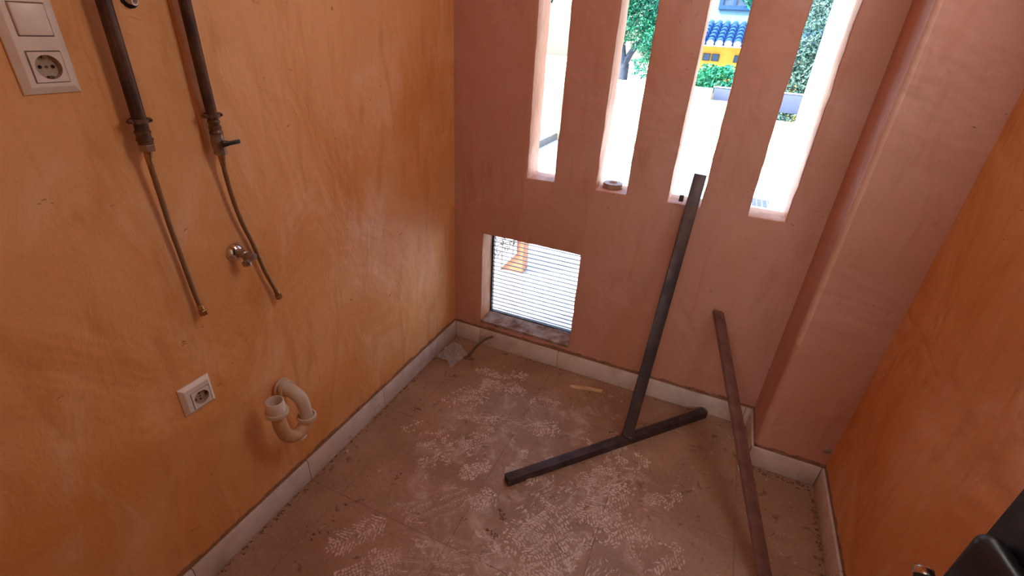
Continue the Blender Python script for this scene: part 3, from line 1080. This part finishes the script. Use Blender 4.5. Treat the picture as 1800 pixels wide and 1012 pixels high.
# ------------------------------------------------------------------ bars
def square_bar(name, a, b, w, h, up, mat, parent=None, bevel=.003, hollow=False):
    a, b = Vector(a), Vector(b)
    d = (b - a); L = d.length; d.normalize()
    u = Vector(up); u = (u - d * u.dot(d)).normalized(); s = d.cross(u)
    M4 = Matrix(((s.x, u.x, d.x, a.x), (s.y, u.y, d.y, a.y), (s.z, u.z, d.z, a.z), (0, 0, 0, 1)))
    if not hollow:
        return box(name, (-w / 2, -h / 2, 0), (w / 2, h / 2, L), mat, parent, bevel=bevel, mat4=M4), M4, L
    t = .003
    vs, fs = [], []
    for z in (0, L):
        for (x, y) in ((-w / 2, -h / 2), (w / 2, -h / 2), (w / 2, h / 2), (-w / 2, h / 2)): vs.append((x, y, z))
        for (x, y) in ((-w / 2 + t, -h / 2 + t), (w / 2 - t, -h / 2 + t), (w / 2 - t, h / 2 - t), (-w / 2 + t, h / 2 - t)): vs.append((x, y, z))
    for i in range(4):
        j = (i + 1) % 4
        fs += [(i, j, 8 + j, 8 + i), (4 + i, 12 + i, 12 + j, 4 + j), (i, 4 + i, 4 + j, j), (8 + i, 8 + j, 12 + j, 12 + i)]
    return make(name, [M4 @ Vector(v) for v in vs], fs, mat, parent, smooth=True, bevel=.0012), M4, L


S = .036
tf = thing('steel_t_frame', 'dark steel square tubes joined as a T, crossbar on floor, upright leaning in window slot', 'metal frame', (1.05, -.35, 0))
A0 = Vector((.690, -.800, S / 2 + .0005)); A1 = Vector((1.372, -.030, S / 2 + .0005))
dA = (A1 - A0).normalized()
square_bar('crossbar', A0, A1, S, S, (0, 0, 1), MAT['bar'], tf, hollow=True)
J = Vector((1.045, -.345, S + .0005)); J = A0 + dA * ((J - A0).dot(dA)); J.z = S * .9
TOP = Vector((1.100, .012, 1.105))
square_bar('upright', J, TOP, .046, .024, (0.2, -1, .3), MAT['bar'], tf, bevel=.002)
tube('weld', [J + Vector((-.024, .004, .006)), J + Vector((0, -.012, .010)), J + Vector((.022, -.006, .006))], .006, MAT['bar'], tf, n=8)
dU = (TOP - J).normalized()
box('lug', (1.043, -.021, .995), (1.060, -.004, 1.020), MAT['bar'], tf, bevel=.002)
for k in (.10,):
    q = A0 + dA * .17 + Vector((0, 0, S / 2))
    lathe('screw_hole', q, (0, 0, 1), [(0, .0001), (0, .004), (.0006, .004), (.0006, .0001)], MAT['hole'], tf, n=12)

lb = thing('leaning_bar', 'reddish brown flat bar leaning on wall beside the pilaster, no crossbar', 'bar', (1.63, -.8, 0))
B0 = Vector((1.630, -.835, .012)); B1 = Vector((1.303, -.012, .548))
square_bar('bar', B0, B1, .052, .016, (0.1, .5, 1), MAT['bar2'], lb, bevel=.002)
dB = (B1 - B0).normalized()

# ------------------------------------------------------------------ small things on the floor and sill
wc = MB()
o = Vector((.735, -.127, 0)); e = Vector((.897, -.088, 0)); dW = (e - o).normalized(); nW = Vector((-dW.y, dW.x, 0))
pr_ = [(0, -.006), (.02, -.011), (.09, -.012), (.16, -.010), (.166, .004), (.10, .010), (.03, .008), (.004, .003)]
vs = [o + dW * a + nW * b_ + Vector((0, 0, .0008)) for a, b_ in pr_] + [o + dW * a + nW * b_ * .9 + Vector((0, 0, .011)) for a, b_ in pr_]
k = len(pr_)
fs = [tuple(range(k))[::-1], tuple(range(k, 2 * k))] + [(i, (i + 1) % k, k + (i + 1) % k, k + i) for i in range(k)]
w_ = make('wood_offcut', vs, fs, MAT['wood'], None, bevel=.001)
tag(w_, 'thin splinter of raw wood lying on floor near back baseboard', 'wood scrap')

bx = box('card_scrap', (-.055, -.028, .0006), (.055, .028, .006), MAT['white_board'], None, bevel=.001,
         mat4=Matrix.Translation((.716, -.738, 0)) @ Matrix.Rotation(math.radians(20), 4, 'Z'))
tag(bx, 'white scrap of board on floor behind near end of the dark crossbar', 'scrap')

cb = tube('cable_stub', smooth_path([(.168, -.149, .0), (.176, -.140, .020), (.198, -.115, .058), (.235, -.088, .098), (.272, -.072, .120)], 7), .0062, MAT['cable'], None, n=12)
tag(cb, 'stub of grey-brown cable curving up out of floor in the corner', 'cable')
bm = bmesh.new()
bmesh.ops.create_icosphere(bm, subdivisions=3, radius=1)
for v in bm.verts:
    f = 1 + .35 * mnoise.noise(v.co * 2.2) + .12 * mnoise.noise(v.co * 7)
    v.co = Vector((v.co.x * .032 * f + .172, v.co.y * .016 * f - .160, max(.0005, v.co.z * .008 * f)))
mt = from_bm('mortar_lump', bm, MAT['crumb'], smooth=True)
tag(mt, 'flat brown mortar lump on floor around the cable stub', 'mortar')

# crumpled clear plastic bag in the corner
bm = bmesh.new()
N_ = 34
g = []
for j in range(N_ + 1):
    row = []
    for i in range(N_ + 1):
        u, v = i / N_ * 2 - 1, j / N_ * 2 - 1
        rr = 1 + .25 * mnoise.noise(Vector((u * 1.5, v * 1.5, 9)))
        x = .083 + (u * .060 + v * .012) * rr; y = -.175 + (v * .075 - u * .03) * rr
        q = Vector((u * 3.4, v * 3.4, 2))
        rid = abs(mnoise.noise(q)) * 1.0 + .5 * abs(mnoise.noise(q * 2.3)) + .25 * abs(mnoise.noise(q * 5))
        h = (1 - min(1, (u * u + v * v) / 1.9)) * .016 + rid * .034 * (1 - .5 * max(abs(u), abs(v)))
        row.append(bm.verts.new((max(.0125, x), min(-.013, y), .0015 + max(0, h - .004))))
    g.append(row)
for j in range(N_):
    for i in range(N_):
        bm.faces.new((g[j][i], g[j][i + 1], g[j + 1][i + 1], g[j + 1][i]))
pb = from_bm('plastic_bag', bm, MAT['bag'], smooth=True)
tag(pb, 'crumpled clear plastic film lying on floor in the left back corner', 'plastic bag')

# tape roll on the sill of the second slot
tc = Vector((.752, .082, SZ0 + .0005))
tr = thing('tape_roll', 'flat roll of tape lying on sill of the second slot', 'tape', tc)
lathe('tape', tc, (0, 0, 1), [(0, .022), (0, .041), (.001, .042), (.019, .042), (.020, .041), (.020, .022)], MAT['tape'], tr, n=40, closed=True)
lathe('core', tc + Vector((0, 0, -.0)), (0, 0, 1), [(0, .019), (0, .0218), (.0215, .0218), (.0215, .019)], MAT['white_board'], tr, n=40, closed=True)

cl = box('white_peg', (-.004, -.017, 0), (.004, .017, .006), MAT['white_board'], None, bevel=.001,
         mat4=Matrix.Translation((1.533, -.300, .0006)) @ Matrix.Rotation(.2, 4, 'Z'))
tag(cl, 'tiny white sliver on floor between leaning bar and pilaster', 'scrap')

# crumbs of mortar: nobody could count them
rc = random.Random(11)
cm = MB()


def crumb(x, y, s):
    q_ = Vector((x, y, 0)) - Vector((A0.x, A0.y, 0)); t_ = q_.dot(dA)
    if -.03 < t_ < 1.08 and (q_ - dA * t_).length < .028: return
    n_ = 6
    vs = []
    for k in range(n_):
        a = 2 * PI * k / n_ + rc.uniform(-.3, .3); r = s * rc.uniform(.6, 1.2)
        vs.append((x + r * math.cos(a), y + r * math.sin(a), .0001))
    for k in range(n_):
        a = 2 * PI * k / n_ + rc.uniform(-.3, .3); r = s * rc.uniform(.25, .6)
        vs.append((x + r * math.cos(a), y + r * math.sin(a), s * rc.uniform(.25, .6)))
    fs = [tuple(range(n_, 2 * n_))] + [(k, (k + 1) % n_, n_ + (k + 1) % n_, n_ + k) for k in range(n_)]
    cm.add(vs, fs)


for _ in range(300):
    crumb(rc.uniform(.02, 1.80), rc.uniform(-1.75, -.02), rc.choice([.0010, .0014, .0028]))
for _ in range(230):      # swept against the left base
    crumb(.011 + abs(rc.gauss(0, .010)), rc.uniform(-1.8, -.02), rc.uniform(.0015, .0055))
for _ in range(150):      # along the back base
    crumb(rc.uniform(.02, 1.55), -.012 - abs(rc.gauss(0, .014)), rc.uniform(.0015, .0045))
for _ in range(120):
    crumb(RX_ - .012 - abs(rc.gauss(0, .012)), rc.uniform(-1.2, PY - .02), rc.uniform(.002, .007))
for _ in range(60):
    crumb(rc.uniform(1.57, 1.8), PY - .012 - abs(rc.gauss(0, .016)), rc.uniform(.002, .006))
for (cx, cy, n_, sp) in ((.735, -.93, 12, .012), (.74, -1.02, 14, .014), (.61, -1.01, 6, .007), (.2, -1.24, 12, .03), (.29, -.97, 5, .010), (.15, -.60, 5, .008), (1.0, -.33, 9, .015)):
    for _ in range(n_):
        crumb(rc.gauss(cx, sp), rc.gauss(cy, sp), rc.uniform(.0015, .007))
crumbs = cm.build('mortar_crumbs', MAT['crumb'])
crumbs['kind'] = 'stuff'
tag(crumbs, 'brown mortar crumbs scattered on the dusty floor along the baseboards', 'crumbs')

# ------------------------------------------------------------------ outside: terrace
GZ = -.08
struct(box('terrace_floor', (-14, TH, GZ - .4), (14, 6.6, GZ), MAT['terrace']))
struct(box('garden_ground', (-40, 6.6, -1.2), (40, 60, -1.0), MAT['white_wall']))
PWY = 6.30
par = struct(box('parapet_back', (-1.70, PWY, GZ), (.81, PWY + .16, .94), MAT['white_wall'], bevel=.01))
struct(box('parapet_step', (.81, PWY, GZ), (1.40, PWY + .16, .775), MAT['white_wall'], bevel=.01))
struct(box('parapet_low', (1.40, PWY, GZ), (5.0, PWY + .16, .58), MAT['white_wall'], bevel=.01))
struct(box('parapet_side', (-1.70, 1.4, GZ), (-1.55, PWY, .86), MAT['white_wall'], bevel=.01))
struct(box('parapet_corner_post', (-1.55, PWY - .14, GZ), (-1.40, PWY, .94), MAT['cream_wall'], bevel=.008))
struct(box('parapet_skirting', (-1.40, PWY - .03, GZ), (5.0, PWY, GZ + .10), MAT['skirt'], bevel=.004))
struct(box('parapet_side_skirting', (-1.55, 1.4, GZ), (-1.52, PWY - .14, GZ + .10), MAT['skirt'], bevel=.004))
# white column right of the terrace
colm = struct(box('terrace_column', (1.712, 3.0, GZ), (2.25, 3.35, 3.2), MAT['white_wall'], bevel=.01))
# orange pier left of the low window with iron scrolls in front
struct(box('garden_pier', (-.75, 1.06, GZ), (-.024, 1.17, .62), MAT['orange_wall'], bevel=.006))
ir = thing('iron_scroll_grille', 'white stand-in for sunlit part of the pier with dark wrought iron scrolls seen through upper left of louvres', 'grille', (-.3, 1.0, 0))
pp = [(-.60, -.078), (-.205, -.078), (-.075, .085), (-.085, .58), (-.60, .58)]  # white shape painting the pier's sunlit part, its diagonal edge the shadow line
vs = [(x, y, z) for y in (1.040, 1.056) for x, z in pp]
make('sunpatch', vs, [(0, 1, 2, 3, 4), (9, 8, 7, 6, 5)] + [(i, (i + 1) % 5, 5 + (i + 1) % 5, 5 + i) for i in range(5)], MAT['white_wall'], ir)
for k, (cx, cz, sg) in enumerate(((-.115, .170, 1), (-.150, .110, -1), (-.195, .150, 1), (-.215, .080, -1), (-.165, .215, 1), (-.255, .165, -1), (-.245, .035, 1), (-.12, .245, -1))):
    pts = []
    for i in range(13):
        a = sg * i * .6 + k; r = .004 + .0019 * i
        pts.append((cx + r * math.cos(a), 1.034, cz + r * math.sin(a)))
    tube('scroll', pts, .0035, MAT['iron'], ir, n=8)
for (a_, b_) in (((-.50, -.02), (-.085, .20)), ((-.50, .22), (-.10, .26))):
    tube('rail', [(a_[0], 1.030, a_[1]), (b_[0], 1.030, b_[1])], .004, MAT['iron'], ir, n=8)
for x_ in (-.275, -.185, -.098):
    tube('bar', [(x_, 1.031, -.07 + max(0, (x_ + .205) * 1.25)), (x_, 1.031, .5)], .0035, MAT['iron'], ir, n=8)

# mosaic grate in the terrace
gr = MB()
for i in range(9):
    for j in range(5):
        x0 = 1.56 + i * .058; y0 = 4.02 + j * .07
        gr.box((x0, y0, GZ), (x0 + .050, y0 + .061, GZ + .004))
gr = gr.build('floor_mosaic', MAT['grey_blue'])
tag(gr, 'patch of small grey mosaic tiles in terrace floor seen at foot of fourth slot', 'mosaic')
gr['kind'] = 'stuff'

# blue-grey board above the low part of the parapet
bd = thing('planter_board', 'long blue-grey planter board standing behind the parapet', 'planter', (1.9, 6.7, 0))
box('board', (.82, 6.60, .68), (5.0, 6.64, .945), MAT['grey_blue'], bd, bevel=.004)
box('cap', (.80, 6.59, .9455), (5.0, 6.65, .958), MAT['white_wall'], bd, bevel=.003)
for x in (.9, 2.4, 3.9):
    box('post', (x, 6.645, -1.0), (x + .06, 6.70, .95), MAT['grey_blue'], bd, bevel=.003)


def leaves(name, centre, rad, count, size, mat, parent, seed, clip=None, shell=.0):
    rg = np.random.default_rng(seed)
    d = rg.normal(size=(count, 3)); d /= np.linalg.norm(d, axis=1)[:, None]
    r = rg.uniform(.25, 1.0, count) ** .5
    lump = 1 + .22 * np.sin(d[:, 0] * 5 + seed) * np.cos(d[:, 2] * 6)
    c = np.array(centre) + d * (r * lump)[:, None] * np.array(rad)
    a = rg.normal(size=(count, 3)); a /= np.linalg.norm(a, axis=1)[:, None]
    b = np.cross(a, rg.normal(size=(count, 3))); b /= np.linalg.norm(b, axis=1)[:, None]
    s = size * rg.uniform(.6, 1.4, count)[:, None]
    p0 = c - a * s; p1 = c + b * s * .38; p2 = c + a * s; p3 = c - b * s * .38
    V = np.stack([p0, p1, p2, p3], 1).reshape(-1, 3)
    if clip is not None:
        keep = c[:, 2] > clip
        V = V.reshape(-1, 4, 3)[keep].reshape(-1, 3); count = int(keep.sum())
    me = bpy.data.meshes.new(name)
    me.vertices.add(len(V)); me.vertices.foreach_set('co', V.ravel().astype('f'))
    me.loops.add(count * 4); me.polygons.add(count)
    me.loops.foreach_set('vertex_index', np.arange(count * 4, dtype='i'))
    me.polygons.foreach_set('loop_start', np.arange(0, count * 4, 4, dtype='i'))
    me.polygons.foreach_set('loop_total', np.full(count, 4, dtype='i'))
    me.update(); me.validate()
    me.materials.append(mat)
    o = bpy.data.objects.new(name, me); COL.objects.link(o)
    if parent:
        o.parent = parent; o.location = -wloc(parent)
        o['kind'] = 'stuff'
    return o


def tree(label, base, trunk_top, branches, blobs, mat, size, seed, group=None):
    t = thing('garden_tree', label, 'tree', base, group)
    tube('trunk', smooth_path([base, tuple((Vector(base) + Vector(trunk_top)) / 2 + Vector((.05, 0, 0))), trunk_top], 6), .11, MAT['bark'], t, n=12,
         rs=None)
    for b in branches:
        p = smooth_path(b, 6)
        tube('branch', p, .05, MAT['bark'], t, n=8, rs=[.07 - .05 * i / (len(p) - 1) for i in range(len(p))])
    for i, (c, r, cnt) in enumerate(blobs):
        leaves('foliage', c, r, cnt, size, mat, t, seed * 10 + i)
    return t


tree('bright green tree with forked bluish trunk seen through second slot', (-1.06, 8.2, -1.0), (-.98, 8.2, 1.10),
     [[(-.98, 8.2, 1.05), (-.86, 8.2, 1.32), (-.64, 8.2, 1.58), (-.3, 8.2, 2.0)], [(-.98, 8.2, 1.05), (-1.06, 8.2, 1.5), (-1.1, 8.2, 2.2)]],
     [((-.75, 8.2, 2.65), (1.0, .7, 1.15), 26000), ((-.42, 8.1, 1.62), (.34, .4, .42), 2800), ((-.52, 8.0, 1.08), (.26, .3, .20), 600), ((-1.1, 8.0, 1.55), (.2, .3, .18), 220)],
     MAT['leaf_green'], .034, 2)
tree('bluish green tree at top of first slot, left of the bright tree', (-4.4, 11.5, -1.0), (-4.3, 11.5, 2.0), [],
     [((-4.45, 11.5, 3.1), (1.05, .8, 1.35), 4200)], MAT['leaf_blue'], .07, 3)
tree('dense grey-green tree filling the fourth slot', (2.6, 8.0, -1.0), (2.6, 8.0, 1.0),
     [[(2.6, 8.0, .9), (2.4, 7.9, 1.6), (2.5, 7.8, 2.3)]],
     [((2.6, 8.0, 2.4), (1.0, .8, 1.7), 24000), ((2.5, 7.6, 1.2), (.8, .45, .7), 11000), ((2.4, 7.3, .5), (.9, .4, .45), 6000)],
     MAT['leaf_grey'], .034, 4)
sh = thing('garden_shrub', 'leafy green shrub behind parapet, below the blue tiled roof', 'shrub', (.75, 7.2, -1.0))
tube('stem', [(.75, 7.2, -1.0), (.76, 7.2, .9)], .03, MAT['bark'], sh, n=8)
leaves('foliage', (.80, 7.2, 1.02), (.46, .35, .24), 3600, .032, MAT['leaf_green'], sh, 55)

# ------------------------------------------------------------------ outside: the neighbour's house
hs = thing('neighbour_house', 'yellow house with blue tiled porch roof and blue framed window', 'house', (.8, 10, -1))
box('porch_wall', (-.6, 10.05, -1.0), (2.6, 10.25, 1.50), MAT['yellow_wall'], hs)
box('upper_wall', (-.6, 11.6, -1.0), (2.6, 11.8, 6.0), MAT['pale_blue_wall'], hs)
rb = box('porch_eave', (-.6, 9.9, 1.475), (2.6, 10.06, 1.50), MAT['white_wall'], hs)
for x in (.30, .48, .92):
    w0 = box('small_window', (x, 10.02, 1.20), (x + .15, 10.049, 1.34), MAT['frame_dark'], hs)
    box('pane', (x + .012, 10.012, 1.212), (x + .138, 10.019, 1.328), MAT['pane'], w0)
roofz0, roofz1, ry0, ry1 = 1.53, 1.95, 9.85, 11.58
rf = make('roof_deck', [(-.6, ry0, roofz0 - .03), (2.6, ry0, roofz0 - .03), (2.6, ry1, roofz1 - .03), (-.6, ry1, roofz1 - .03),
                        (-.6, ry0, roofz0 - .01), (2.6, ry0, roofz0 - .01), (2.6, ry1, roofz1 - .01), (-.6, ry1, roofz1 - .01)],
          [(0, 1, 2, 3), (7, 6, 5, 4), (0, 4, 5, 1), (1, 5, 6, 2), (2, 6, 7, 3), (3, 7, 4, 0)], MAT['blue_tile'], hs)
dr = Vector((0, ry1 - ry0, roofz1 - roofz0)); Lr = dr.length; dr.normalize()
up = Vector((0, -dr.z, dr.y))
nc, nr_ = 15, 6
tm = None
for i in range(nc):
    for j in range(nr_):
        base = Vector((-.30 + i * .175, ry0, roofz0)) + dr * (Lr / nr_ * j)
        if tm is None:
            vs = []
            n_ = 8
            for (t, r) in ((-.03, .085), (Lr / nr_, .068)):
                for th in (0, -.014):
                    for k in range(n_ + 1):
                        a = PI * k / n_
                        vs.append(dr * t + Vector((math.cos(a) * (r + th), 0, 0)) + up * (math.sin(a) * (r + th) + (.012 if t < 0 else 0)))
            q = n_ + 1
            fs = []
            for k in range(n_):
                fs += [(k, k + 1, 2 * q + k + 1, 2 * q + k), (q + k, 3 * q + k, 3 * q + k + 1, q + k + 1), (k, q + k, q + k + 1, k + 1)]
            o = make('roof_tile', vs, fs, MAT['blue_tile'], rf, smooth=True)
            tm = o.data
        else:
            o = bpy.data.objects.new('roof_tile', tm); COL.objects.link(o); o.parent = rf
        o.location = base - wloc(rf)
        if j == 0:
            pass
for i in range(nc):
    lathe('eave_plug', (-.30 + i * .175, ry0 + .0, roofz0 + .012), (0, -1, 0), [(0, .07), (.03, .07), (.03, .001)], MAT['white_wall'], rf, n=14)
wf = thing('x', None, None)
bpy.data.objects.remove(wf)
wfr = MB()
wx0, wx1, wz0, wz1 = .30, 1.06, 2.23, 3.4
for lo, hi in (((wx0, 11.54, wz0), (wx1, 11.6, wz0 + .08)), ((wx0, 11.54, wz1 - .08), (wx1, 11.6, wz1)),
               ((wx0, 11.54, wz0 + .08), (wx0 + .08, 11.6, wz1 - .08)), ((wx1 - .08, 11.54, wz0 + .08), (wx1, 11.6, wz1 - .08)), ((.60, 11.54, wz0 + .08), (.66, 11.6, wz1 - .08))):
    wfr.box(lo, hi)
wfo = wfr.build('blue_window', MAT['blue_frame'], hs)
box('pane', (wx0 + .08, 11.58, wz0 + .08), (wx1 - .08, 11.598, wz1 - .08), MAT['pane'], wfo)
leaves('climbing_leaves', (.95, 11.3, 2.75), (.22, .15, .45), 260, .07, MAT['leaf_green'], hs, 77)

bpy.context.view_layer.update()
